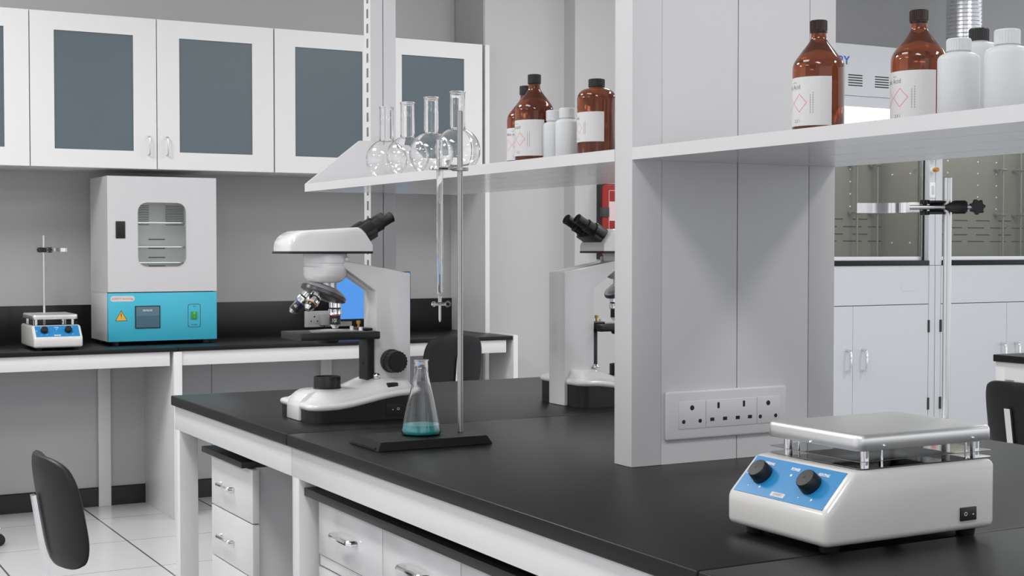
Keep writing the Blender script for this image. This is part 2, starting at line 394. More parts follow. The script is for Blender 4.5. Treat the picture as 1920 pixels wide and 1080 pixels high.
# ------------------------------------------------------------------ socket plates
def socket_plate(label, loc, scale=1):
    t = thing('socket_plate', label, 'socket', loc, 0, 'white socket plates', scale); hw, hh = .1815, .0585
    bm = BM(); box(bm, -hw, hw, -.011, 0, -hh, hh, .008, 3); mk('plate', bm, M_PANEL, t)
    x0, z1, W, H = -.1475, .0335, .307, .066
    for f0, f1, kind in ((0, .26, 'r'), (.262, .762, 'f'), (.764, 1, 'r')):
        a, b = x0 + f0 * W, x0 + f1 * W
        bm = BM(); box(bm, a + .0004, b - .0004, -.0128, -.010, z1 - H, z1, .0012); f = mk('socket_module', bm, M_PANEL, t)
        yy = -.0129
        if kind == 'r':
            m = a + (.039 if f0 == 0 else .0345); zz = z1 - .016
            for dx, dz, rr in ((0, 0, .0062), (-.0245, -.0325, .005), (.0235, -.0325, .005)): bm = BM(); cyl(bm, (m + dx, yy + .0004, zz + dz), (0, -1, 0), rr, .0005, 18); mk('pin_hole', bm, M_GAP, f, 0)
        else:
            for u, v, w2, h2 in ((.117, .21, .0034, .0072), (.194, .21, .0034, .0072), (.0985, .71, .0062, .0042), (.1367, .71, .0062, .0042), (.1753, .71, .0062, .0042), (.2126, .71, .0062, .0042)):
                cx, cz = x0 + u, z1 - v * H; bm = BM(); box(bm, cx - w2, cx + w2, yy - .0001, yy + .0004, cz - h2, cz + h2); mk('pin_hole', bm, M_GAP, f, 0)
    return t
SP = socket_plate('long white socket plate on the shelf column beside the stirrer', (2.1185, 2.7725, 1.0155))
dup(SP, (3.165, 8.0555, .988), 0, 'white socket plate on the black splashback below the monitor', None, .84)
t = thing('power_plug', 'white power plug pushed into the splashback socket plate', 'plug', (3.128, 8.046, .983))
bm = BM(); box(bm, -.026, .024, -.045, 0, -.033, .033, .006); mk('body', bm, M_HDPE, t)
bm = BM(); tube(bm, [(-.001, -.028, -.031), (-.001, -.028, -.05), (.004, -.026, -.0785), (.02, -.02, -.079), (.12, -.015, -.079)], .0035); mk('cable', bm, M_BLACK, t)

# ------------------------------------------------------------------ red box on the pier
t = thing('wall_box', 'red box with black sides hung on the white wall beside the column', 'box', (4.757, 7.549, 1.345))
bm = BM(); box(bm, .0, .30, -.045, 0, 0, .471, .004); mk('case', bm, M_BLACK, t)
bm = BM(); prism(bm, rrect(.006, .296, .006, .466, .03), 'y', -.070, -.0455, .004); mk('door', bm, M_RED, t)
bm = BM(); frame(bm, rrect(.048, .25, .03, .43, .006, 3), rrect(.051, .247, .033, .427, .004, 3), 'y', -.0706, -.0698); mk('border_line', bm, M_PINK, t, 0)
bm = BM(); box(bm, .052, .246, -.0708, -.0698, .24, .36); mk('sticker', bm, M_PINK, t, 0)
bm = BM(); box(bm, -.003, .048, -.077, -.0452, .262, .323, .004); mk('latch', bm, M_LATCH, t)

# ------------------------------------------------------------------ fume hoods
M_HROD = mat('dull_hood_steel', (.26, .25, .22, 1), .45, metal=.6)
def hood(x0, label):
    W = 1.407; t = thing('fume_hood', label, 'fume hood', (x0, 7.0, 0), 0, 'white fume hoods')
    bm = BM(); box(bm, 0.002, W - .002, .03, .95, .10, 1.299); mk('base_cabinet', bm, M_SLOT, t, 0)  # body coloured dark so gaps between doors and stiles look shaded
    bm = BM(); box(bm, .02, W - .02, .06, .94, 0, .0995); mk('plinth', bm, M_SKIRT, t, 0)
    bm = BM(); box(bm, .0545, W - .0615, .008, .0295, 1.042, 1.298); f = mk('service_panel', bm, M_HOODW, t, 0)
    bm = BM(); prism(bm, rrect(1.10, 1.226, 1.13, 1.185, .012, 4), 'y', .0062, .0079); mk('blank_plate', bm, M_HOODW, f)
    bm = BM(); box(bm, .0025, .0525, .01, .0295, .1, 1.298); mk('side_stile', bm, M_HOODW, t, 0); bm = BM(); box(bm, W - .0555, W - .0025, .01, .0295, .1, 1.298); mk('side_stile', bm, M_HOODW, t, 0)
    for a, b, hx in ((.0545, .6795, .6275), (.6825, 1.3455, .762)):
        bm = BM(); box(bm, a, b, .008, .0295, .12, 1.037); d = mk('door', bm, M_HOODW, t, 0)
        bm = BM(); d_handle(bm, (hx, .0085, .614), (hx, .0085, .754), (0, -.045, 0), .009); mk('handle', bm, M_CHROME, d)
        kx = b + .003 if a > .5 else a - .003
        bm = BM(); box(bm, kx - .008, kx + .008, .003, .02, .85, .932); mk('hinge', bm, M_BLACK, d, 0); bm = BM(); box(bm, kx - .008, kx + .008, .003, .02, .33, .41); mk('hinge', bm, M_BLACK, d, 0)
    bm = BM(); box(bm, .06, W - .061, 0.0, .3, 1.30, 1.332, .002); mk('sill', bm, M_TOP, t)
    bm = BM(); box(bm, .001, .062, .012, .95, 1.3005, 2.73); mk('side_wall', bm, M_HOODW, t, 0); bm = BM(); box(bm, W - .0595, W - .0035, .012, .95, 1.3005, 2.73); mk('side_wall', bm, M_HOODW, t, 0)
    bm = BM(); box(bm, .0625, W - .0605, .012, .05, 2.40, 2.7295); hd = mk('header', bm, M_HOODW, t, 0)
    bm = BM(); box(bm, .0625, W - .0605, .02, .05, 2.332, 2.398); mk('sash_pocket', bm, M_HOODW, t, 0)
    bm = BM(); box(bm, .0625, W - .0605, .0505, .95, 2.40, 2.7295); mk('roof', bm, M_HOODW, t, 0)
    for vx in (.632, .86, 1.10):
        bm = BM()
        for k in range(5): box(bm, vx, vx + .12, .0108, .0121, 2.462 + k * .0165, 2.4685 + k * .0165)
        mk('vent', bm, M_GAP, hd, 0)
    if True:
        bm = BM(); text(bm, 'RY', .072, lambda u, v: (u, .0112, v), .594, 2.62, sx=1.05, bold=.0022); mk('lettering', bm, M_PRINTB, hd, 0)
    # interior
    bm = BM(); box(bm, .0625, W - .0605, .45, .78, 1.3325, 2.3995); box(bm, .0625, .075, .1, .45, 1.3325, 2.3995); box(bm, W - .073, W - .0605, .1, .45, 1.3325, 2.3995)
    box(bm, .0625, W - .0605, .31, .78, 1.3, 1.332); li = mk('liner', bm, M_HOODIN, t, 0)
    bm = BM()
    for k, zz in enumerate((1.463, 1.511, 1.562, 1.614)):
        a = .09 + (k % 2) * .085
        while a < 1.28: box(bm, a, a + .165 - .03 * (k % 2), .4485, .4502, zz - .004, zz + .004); a += .225
    mk('baffle_slots', bm, M_GAP, li, 0)
    bm = BM()
    for xx in (.17, .37, .56, .86, 1.05):
        zz = 1.70
        while zz < 2.3: ball(bm, (xx, .449, zz), .0055, 8); zz += .085
    for yy in (.17, .34):
        for zz in (1.45, 1.68, 1.92, 2.15): ball(bm, (W - .074, yy, zz), .006, 8); ball(bm, (.076, yy, zz), .006, 8)
    mk('rivets', bm, M_PRINTW, li)
    for xx in (.30, 1.07, 1.255):
        bm = BM(); cyl(bm, (xx, .40, 1.3326), (0, 0, 1), .008, .86, 12); rd = mk('lattice_rod', bm, M_HROD, t)
        for zz in (1.66, 1.99):
            bm = BM(); cyl(bm, (xx - .028, .4495, zz), (0, -1, 0), .019, .03, 16); cyl(bm, (xx - .03, .39, zz - .003), (1, 0, 0), .009, .05, 12); cyl(bm, (xx - .028, .42, zz), (0, -1, 0), .007, .03, 12); mk('rod_holder', bm, M_HROD, rd)
    bm = BM(); box(bm, .0635, W - .0615, .062, .068, 1.3332, 2.39); s = mk('sash_glass', bm, M_SASH, t, 0)
    bm = BM(); box(bm, .0635, W - .0615, .058, .072, 1.3328, 1.358); mk('bottom_rail', bm, M_STEEL, s, 0)
    bm = BM(); box(bm, W - .082, W - .0765, .058, .072, 1.3585, 2.38); mk('edge_rail', bm, M_STEEL, s, 0)
    bm = BM(); box(bm, W - .0682, W - .0605, .0505, .0575, 1.3328, 2.39); mk('sash_track', bm, M_BLACK, t, 0)
    bm = BM(); prism(bm, [(.15, 2.3993), (.4495, 2.3993), (.4495, 2.21), (.43, 2.21)], 'x', .10, 1.30); mk('hood_lamp', bm, M_LAMP, t, 0)
    for zz, m in ((1.938, M_OR), (2.02, M_PRINTR)):
        bm = BM(); cyl(bm, (W - .033, .012, zz), (0, -1, 0), .021, .02, 20); k = mk('gas_valve', bm, M_PRINTW, t)
        bm = BM(); cyl(bm, (W - .033, -.0085, zz), (0, -1, 0), .015, .03, 8); mk('knob', bm, m, k)
    bm = BM(); box(bm, W - .058, W - .008, .004, .0118, 1.752, 1.855, .002); sw = mk('switch_plate', bm, M_PRINTW, t)
    bm = BM(); box(bm, W - .044, W - .022, 0, .0039, 1.775, 1.832, .001); mk('rocker', bm, M_HDPE, sw)
    return t
def clear_pane():
    m = bpy.data.materials.new('clear_pane'); m.use_nodes = True; nt = m.node_tree; nt.nodes.remove(nt.nodes['Principled BSDF'])
    tr = nt.nodes.new('ShaderNodeBsdfTransparent'); tr.inputs['Color'].default_value = (.96, .975, .96, 1)
    gl = nt.nodes.new('ShaderNodeBsdfGlossy'); gl.inputs['Roughness'].default_value = .02
    lw = nt.nodes.new('ShaderNodeLayerWeight'); pw = nt.nodes.new('ShaderNodeMath'); pw.operation = 'POWER'; pw.inputs[1].default_value = 4
    fr = nt.nodes.new('ShaderNodeMath'); fr.operation = 'MULTIPLY_ADD'; fr.inputs[1].default_value = .7; fr.inputs[2].default_value = .03
    nt.links.new(lw.outputs['Facing'], pw.inputs[0]); nt.links.new(pw.outputs[0], fr.inputs[0])
    mx = nt.nodes.new('ShaderNodeMixShader'); L = nt.links.new
    L(fr.outputs[0], mx.inputs[0]); L(tr.outputs[0], mx.inputs[1]); L(gl.outputs[0], mx.inputs[2]); L(mx.outputs[0], nt.nodes['Material Output'].inputs['Surface'])
    return m
M_SASH = clear_pane()
H1 = hood(5.70, 'white fume hood with blue lettering, directly behind the amber bottles')
dup(H1, (7.1075, 7.0, 0), 0, 'white fume hood at the right edge, right of the clamp rod')
bm = BM(); prof = []
z = 2.7302
while z < 3.69:
    prof += [(.122, z), (.127, z + .006), (.127, z + .020), (.122, z + .026)]; z += .0285
lathe(bm, [(0, 2.7302)] + prof + [(0, prof[-1][1])], 40, Matrix.Translation((7.87, 7.5, 0)))
tag(mk('exhaust_duct', bm, M_DUCT, None, 30), 'shiny ribbed metal duct rising from a fume hood', 'duct')
# ------------------------------------------------------------------ microscope (front towards -x)
def make_scope(label, loc):
    t = thing('microscope', label, 'microscope', loc, 0, 'white binocular microscopes')
    def lip(u): s = min(max((u + .12) / .26, 0), 1); return .036 + .034 * s * s * (3 - 2 * s)
    def outline(hw, x0, x1, r, n=5):
        pts = []
        for cx, cy, a in ((x1 - r, -hw + r, -90), (x1 - r, hw - r, 0), (x0 + r, hw - r, 90), (x0 + r, -hw + r, 180)):
            for i in range(n + 1): pts.append((cx + r * math.cos(R(a + 90 * i / n)), cy + r * math.sin(R(a + 90 * i / n))))
        out = []
        for a, b in zip(pts, pts[1:] + pts[:1]):
            m = max(1, int(math.hypot(b[0] - a[0], b[1] - a[1]) / .025))
            for k in range(m): out.append((a[0] + (b[0] - a[0]) * k / m, a[1] + (b[1] - a[1]) * k / m))
        return out
    # flared outline: narrower waist at the sides
    O = outline(.14, -.176, .172, .034); n = len(O)
    bm = BM(); add(bm, [(x, y, 0) for x, y in O] + [(x, y, lip(x)) for x, y in O], [tuple(range(n))[::-1], tuple(range(n, 2 * n))] + [(i, (i + 1) % n, n + (i + 1) % n, n + i) for i in range(n)])
    sk = mk('base_skirt', bm, M_BLACK, t, 40)
    bm = BM(); rings = []
    def hump(u):
        s = min(max((u + .02) / .10, 0), 1); return .088 + .030 * s * s * (3 - 2 * s)
    for k, (off, dz, w) in enumerate(((0, 0, 0), (.004, .003, 0), (.0055, .010, 0), (.003, .016, 0), (-.005, .019, 0), (-.016, .019, .06), (-.030, .019, .30), (-.046, .019, .66), (-.062, .019, .9), (-.085, .019, 1), (-.105, .019, 1), (-.125, .019, 1), (-.13995, .019, 1))):
        ring = []
        for x, y in O:
            fx = max(-.176 - off * 1.0, min(.172 + min(off, 0) * .4 + max(off, 0), x if off < 0 else x * (1 + off / .176)))
            if off < 0: fx = -.176 - off * .8 + (x + .176) * ((.172 + .176 + off * 1.0) / .348)
            fy = y * (.14 + off) / .14
            l = lip(fx) + dz; ring.append(bm.verts.new((fx, fy, l * (1 - w) + max(hump(fx), l) * w)))
        rings.append(ring)
    for A, B in zip(rings[:-1], rings[1:]):
        for i in range(n): bm.faces.new((A[i], A[(i + 1) % n], B[(i + 1) % n], B[i]))
    bmesh.ops.remove_doubles(bm, verts=rings[-1], dist=1e-3); bmesh.ops.holes_fill(bm, edges=[e for e in bm.edges if e.is_boundary and max(abs(v.co.y) for v in e.verts) < .02], sides=0); bmesh.ops.recalc_face_normals(bm, faces=bm.faces[:])
    mk('base_cover', bm, M_SCOPE, t, 60)
    bm = BM(); prism(bm, [(-.1835, .0005), (-.03, .0005), (-.03, .0885), (-.118, .0885), (-.140, .086), (-.156, .079), (-.169, .0685), (-.178, .057), (-.183, .043)], 'y', -.052, .052, .003); mk('front_strip', bm, M_SCOPE, t)
    arm = [(.183, .0004), (.183, .436), (.10, .452), (-.03, .475), (-.06, .472), (-.06, .44), (-.032, .452), (.069, .383), (.069, .0004)]
    bm = BM(); prism(bm, arm, 'y', -.05, .05, .003); a = mk('arm', bm, M_SCOPE, t)
    bm = BM(); lathe(bm, [(0, .409), (.040, .409), (.052, .414), (.062, .424), (.0665, .432), (.0665, .4575), (.0645, .459), (.0645, .468), (.0665, .470), (.0665, .494), (.0655, .497), (0, .497)], 48, Matrix.Translation((-.077, 0, 0))); nk = mk('neck', bm, M_SCOPE, t)
    bm = BM(); ball(bm, (-.026, -.050, .480), .0085); mk('lock_screw', bm, M_SCOPE, nk)
    hp = [(-.218, .5045), (.047, .5045), (.047, .531), (.025, .563), (.014, .573), (.003, .577), (-.113, .569), (-.150, .567)] + [(-.150 - .068 * math.sin(R(a)), .519 + .048 * math.cos(R(a))) for a in (11, 22, 34, 46, 58, 70, 80, 90)]
    bm = BM(); t2 = bmesh.new(); m = len(hp); secs = ((-.075, .013), (-.0735, .007), (-.069, .0025), (-.062, 0), (.062, 0), (.069, .0025), (.0735, .007), (.075, .013)); rows = []
    cxm, czm = -.085, .5045
    for v, ins in secs:
        row = []
        for (u, z) in hp:
            zz = z if z < .505 else max(.5045, z - ins); uu = u
            if u < -.16: uu = u + ins * .8
            row.append(t2.verts.new((uu, v, zz)))
        rows.append(row)
    for A, B in zip(rows[:-1], rows[1:]):
        for i in range(m): t2.faces.new((A[i], A[(i + 1) % m], B[(i + 1) % m], B[i]))
    t2.faces.new(rows[0]); t2.faces.new(rows[-1][::-1]); bmesh.ops.recalc_face_normals(t2, faces=t2.faces[:]); merge(bm, t2)
    h = mk('head', bm, M_SCOPE, t, 40)
    bm = BM(); box(bm, -.219, .048, -.0755, .0755, .4972, .5043, .001); mk('head_plate', bm, M_BLACK, h)
    d = Vector((.866, 0, .5)); up = Vector((-.5, 0, .866)); o0 = Vector((.024, 0, .5515))
    for s in (-1, 1):
        p = o0 + Vector((0, s * .034, 0))
        bm = BM(); lathe(bm, [(0, -.02), (.0265, -.02), (.0265, .046), (.0255, .048), (.0205, .049), (.0205, .073), (.0215, .0735), (.0215, .0765), (.0195, .077), (.0168, .079), (.0168, .112), (.0178, .114), (.0178, .118), (.015, .120), (.012, .117), (0, .115)], 28, axisM(p, d)); e = mk('eyepiece_tube', bm, M_BLACK, t)
    bm = BM()
    M = Matrix(((d.x, 0, up.x, o0.x), (0, 1, 0, 0), (d.z, 0, up.z, o0.z), (0, 0, 0, 1)))
    box(bm, -.02, .044, -.056, .056, -.0268, -.004, .003, 2, M); mk('tube_block', bm, M_BLACK, h)
    # nosepiece
    ax = Vector((-math.sin(R(22)), 0, -math.cos(R(22)))); ctr = Vector((-.077, 0, .392))
    bm = BM(); cyl(bm, (-.077, 0, .385), (0, 0, 1), .034, .025, 28); lathe(bm, [(0, -.006), (.045, -.006), (.0655, .004), (.070, .010)], 44, axisM(ctr, ax)); ts = mk('nosepiece', bm, M_STEEL, t)
    bm = BM(); lathe(bm, [(.070, .010), (.0715, .012), (.0715, .021), (.068, .024), (.04, .034), (0, .036)], 44, axisM(ctr, ax)); mk('turret', bm, M_TURRET, ts)
    e0 = Vector((math.cos(R(22)), 0, -math.sin(R(22)))); e1 = Vector((0, -1, 0))
    for k, (al, ln, col, txt, sz) in enumerate(((0, .028, M_PRINTR, '10/', .017), (134, .012, M_YEL, '4/', .010), (222, .030, M_PRINTB, '40/', .012))):
        e = e0 * math.cos(R(al)) + e1 * math.sin(R(al)); dd = ax * math.cos(R(22)) + e * math.sin(R(22)); p = ctr + ax * .026 + e * .044
        MM = axisM(p, dd)
        bm = BM(); lathe(bm, [(0, -.004), (.0185, -.004), (.0185, .018), (0, .018)], 28, MM); lathe(bm, [(0, .0222), (.0195, .0222), (.0205, .024), (.0205, .038), (.0185, .040), (0, .040)], 28, MM)
        lathe(bm, [(.0155, .042 + ln), (.009, .052 + ln), (.0085, .053 + ln), (0, .053 + ln)], 28, MM); ob = mk('objective', bm, M_CHROME, t)
        bm = BM(); lathe(bm, [(0, .0181), (.0175, .0181), (.0175, .0221), (0, .0221)], 28, MM); lathe(bm, [(.016, .0425), (.0165, .0435), (.0165, .041 + ln), (.0155, .0418 + ln), (.012, .0418 + ln)], 28, MM); mk('black_barrel', bm, M_BLACK, ob)
        bm = BM(); lathe(bm, [(.0166, .0401), (.0168, .0402), (.0168, .0424), (.0166, .0425)], 28, MM); mk('colour_ring', bm, col, ob)
        # engraved figures on the side facing the operator
        rr = .0167; toX = MM.inverted() @ Vector((0, 0, 0))
        Q = MM.to_3x3(); target = Q.transposed() @ Vector((-.25, -1, .15)); a0 = math.atan2(target.y, target.x)
        sgn = 1 if (Q @ Vector((-math.sin(a0), math.cos(a0), 0))).x > 0 else -1
        f = lambda x, y: tuple(MM @ Vector((rr * math.cos(a0 + sgn * x / rr), rr * math.sin(a0 + sgn * x / rr), .042 + ln * .55 - y)))
        bm = BM(); text(bm, txt, sz, f, -.0045, 0, sx=.75)
        if k != 1: quad(bm, f, [(.004, -.004), (.016, -.004), (.016, -.002), (.004, -.002)])
        mk('engraving', bm, M_PRINTW, ob, 0)
    # stage
    bm = BM(); box(bm, -.192, .062, -.098, .078, .2395, .2625, .004); st = mk('stage', bm, M_BLACK, t)
    bm = BM(); prism(bm, [(-.150, -.075), (.02, -.07), (.045, .02), (-.04, .075), (-.12, .03)], 'z', .2627, .2645); mk('slide_holder', bm, M_STEEL, st)
    bm = BM(); box(bm, -.09, -.02, -.012, .012, .2647, .2657); mk('slide', bm, M_PRINTW, st)
    bm = BM(); cyl(bm, (.0, -.02, .2646), (0, 0, 1), .0055, .012, 14); mk('clip_screw', bm, M_PRINTW, st); bm = BM(); cyl(bm, (.015, -.055, .2646), (0, 0, 1), .0055, .010, 14); mk('clip_screw', bm, M_PRINTW, st)
    bm = BM(); box(bm, .02, .0615, -.04, .04, .2627, .270, .002); mk('slide_carrier', bm, M_BLACK, st)
    bm = BM(); cyl(bm, (.035, .01, .2702), (0, 0, 1), .0035, .012, 12); cyl(bm, (.035, .01, .282), (0, 0, 1), .0065, .009, 14); mk('brass_screw', bm, M_BRASS, st)
    bm = BM(); lathe(bm, [(0, .226), (.033, .226), (.036, .231), (.036, .2393), (0, .2393)], 32, Matrix.Translation((-.072, 0, 0))); mk('condenser', bm, M_BLACK, st)
    bm = BM(); box(bm, .046, .0685, -.034, .034, .099, .2393, .001); br = mk('stage_bracket', bm, M_BLACK, t)
    bm = BM(); cyl(bm, (.0455, 0, .16), (-1, 0, 0), .004, .001, 12); mk('screw', bm, M_GAP, br)
    for s in (-1, 1):
        bm = BM(); ball(bm, (.066, s * .0575, .124), .0105); mk('stop_knob', bm, M_CHROME, t)
        if s > 0: continue
        bm = BM(); lathe(bm, [(0, 0), (.036, 0), (.036, .012), (.033, .015), (.030, .016)] , 40, axisM((.117, s * .0502, .168), (0, s, 0)))
        k = 40; t3 = bmesh.new(); pts = []
        for i in range(k * 2): rr = .0335 if i % 4 < 2 else .0315; pts.append((rr * math.cos(math.pi * i / k), rr * math.sin(math.pi * i / k)))
        MM = axisM((.117, s * .0502, .168), (0, s, 0)); prism(bm, pts, 'z', .014, .050, 0, M=MM); cyl(bm, (.117, s * .1, .168), (0, s, 0), .026, .002, 28); mk('focus_knob', bm, M_BLACK, t, 30)
    bm = BM(); lathe(bm, [(.0405, .086), (.0425, .088), (.0425, .091), (.041, .092), (.041, .1235), (.040, .125), (.037, .125), (.036, .118), (0, .115)], 40, Matrix.Translation((-.072, 0, 0))); mk('light_collector', bm, M_BLACK, t)
    bm = BM(); box(bm, .080, .114, -.113, -.095, .090, .106, .003, 2); mk('dimmer', bm, M_BLACK, t)
    bm = BM(); box(bm, .062, .118, -.1425, -.139, .012, .046, .001); mk('power_switch', bm, M_GAP, sk)
    f = lambda x, y: (x, -.1427, y)
    bm = BM(); text(bm, '-', .016, f, .082, .030); text(bm, 'O', .011, f, .10, .030); mk('switch_marks', bm, M_PRINTW, sk, 0)
    return t
S1 = make_scope('white binocular microscope with its focus knob towards us, behind the conical flask', (1.66, 4.05, .9003))
dup(S1, (2.56, 4.015, .9003), R(180), 'white microscope half hidden by the column, eyepieces to the left', None)

def soft_slab(bm, x0, x1, y0, y1, z0, z1, rc, re):
    lev = [(re * (1 - math.cos(R(a))) , z1 - re * (1 - math.sin(R(a)))) for a in (0, 18, 36, 54, 72, 90)]
    rings = [(0.0015, z0), (0, z0 + .0015)] + lev
    n = 7; t = bmesh.new(); V = []
    for ins, z in rings:
        V.append([t.verts.new((x, y, z)) for x, y in rrect(x0 + ins, x1 - ins, y0 + ins, y1 - ins, max(rc - ins, .004), n)])
    for A, B in zip(V[:-1], V[1:]):
        for i in range(len(A)): t.faces.new((A[i], A[(i + 1) % len(A)], B[(i + 1) % len(A)], B[i]))
    t.faces.new(V[0][::-1]); t.faces.new(V[-1]); bmesh.ops.recalc_face_normals(t, faces=t.faces[:]); merge(bm, t); return bm
# ------------------------------------------------------------------ hotplate stirrers (front towards -x)
def make_stirrer(label, loc):
    t = thing('hotplate_stirrer', label, 'hotplate stirrer', loc, 0, 'white hotplate stirrers')
    bm = BM(); P = [(-.198, .0145), (.198, .0145), (.198, .1375), (-.134, .1375), (-.198, .071)]
    prism(bm, P, 'y', -.134, .134, .013, 4); body = mk('housing', bm, M_ENAMEL, t, 50)
    for x in (-.158, .160):
        for y in (-.098, .098):
            bm = BM(); cyl(bm, (x, y, .0002), (0, 0, 1), .016, .0155, 20, .019); mk('rubber_foot', bm, M_BLACK, t)
    A = Vector((-.198, 0, .071)); B = Vector((-.134, 0, .1375)); sl = (B - A); SL = sl.length; sd = sl.normalized(); nrm = Vector((-sd.z, 0, sd.x))
    # panel coordinates: a from left (0) to right (1) seen from the front, b from the top edge (0) down (1)
    PW, PH, b0 = .238, SL * .87, SL * .955
    def pan(a, b, h=.0004): 
        q = A + sd * (b0 - b * PH) + nrm * h; return (q.x, PW * (.5 - a), q.z)
    bm = BM(); vs = [pan(*p, h) for h in (-.002, .0005) for p in ((0, 0), (1, 0), (1, 1), (0, 1))]
    add(bm, vs, [(0, 1, 2, 3), (7, 6, 5, 4), (0, 4, 5, 1), (1, 5, 6, 2), (2, 6, 7, 3), (3, 7, 4, 0)]); bmesh.ops.recalc_face_normals(bm, faces=bm.faces[:]); pa = mk('control_panel', bm, M_BLUE, t, 0)
    F = lambda a, b: (lambda u, v: pan(a + u / PW, b - v / PH, .0009))
    for s, a, b, z in (('STIRRING', .19, .15, .0078), ('POWER', .492, .17, .0082), ('HEATING', .80, .165, .0082), ('-', .123, .80, .011), ('+', .251, .79, .011), ('-', .70, .82, .011), ('+', .84, .83, .011)): bm = BM(); text(bm, s, z, F(a, b), 0, 0, sx=.8, bold=.00022); mk('panel_lettering', bm, M_PRINTW, pa, 0)
    bm = BM()
    for b in (.42, .50):
        for a in (.015, .03, .045): quad(bm, F(a, b), [(-.0012, -.0008), (.0012, -.0008), (.0012, .0008), (-.0012, .0008)])
    mk('fine_print', bm, M_PRINTW, pa, 0); bm = BM()
    quad(bm, F(.485, .335), [(.0026 * math.cos(R(a)), .0026 * math.sin(R(a))) for a in range(0, 360, 30)]); mk('indicator_lamp', bm, M_PRINTW, pa, 0)
    bm = BM(); quad(bm, F(.486, .885), [(-.018, -.0045), (.018, -.0045), (.018, .0045), (-.018, .0045)]); mk('name_label', bm, M_PAPER, pa, 0)
    bm = BM(); text(bm, 'QWERT', .0075, lambda u, v: pan(.486 + u / PW, .885 - v / PH, .0012), 0, 0, sx=.9); mk('name_lettering', bm, M_PRINTGREY, pa, 0)
    for a in (.2, .748):
        p = Vector(pan(a, .47, .0006)); bm = BM(); pts = []
        lathe(bm, [(0, 0), (.0195, 0), (.0205, .002), (.0185, .020), (.0172, .0216), (.003, .0218), (.0022, .0212), (0, .0212)], 32, axisM(p, nrm)); k = mk('knob', bm, M_BLACK, t)
    for x in (-.082, .180):
        for y in (-.1, .1): bm = BM(); cyl(bm, (x, y, .1376), (0, 0, 1), .0078, .032, 20); mk('spacer', bm, M_CHROME, t)
    for z, r in ((.1392, .118), (.151, .122)): bm = BM(); prism(bm, rrect(-.112, .203, -.122, .122, .01), 'z', z, z + .0009); mk('heat_shield', bm, M_SHIELD, t, 0)
    for x, y in ((-.05, -.108), (.15, -.108), (-.05, .108), (.15, .108)): bm = BM(); cyl(bm, (x, y, .1376), (0, 0, 1), .0022, .032, 10); mk('stay', bm, M_CHROME, t)
    bm = BM(); soft_slab(bm, -.116, .203, -.124, .124, .1695, .1975, .018, .009); p = mk('heating_plate', bm, M_PLATE, t, 50)
    for q in ((-.06, -.124, .177), (.15, -.124, .177), (-.116, 0, .172)): bm = BM(); ball(bm, q, .0028, 10); mk('screw', bm, M_CHROME, p)
    bm = BM(); box(bm, .109, .147, -.1375, -.133, .0335, .057, .001); sw = mk('rocker_switch', bm, M_BLACK, t)
    bm = BM(); f = lambda x, y: (x, -.1379, y); text(bm, 'O', .010, f, .120, .0455); text(bm, '-', .016, f, .138, .0455); mk('switch_marks', bm, M_PRINTW, sw, 0)
    bm = BM(); cyl(bm, (.2115, 0, .06), (0, 0, 1), .0076, RODH - .06, 20, b=.001); mk('support_rod', bm, M_STEEL, t)
    bm = BM(); box(bm, .197, .207, -.018, .018, .055, .085, .002); mk('rod_bracket', bm, M_STEEL, t)
    return t
RODH = .646
HP = make_stirrer('large white hotplate stirrer with blue panel in the bottom right foreground', (1.782, 1.936, .9003))
dup(HP, (1.447, 7.535, .9003), R(90), 'small white hotplate stirrer left of the turquoise incubator', None, .9)

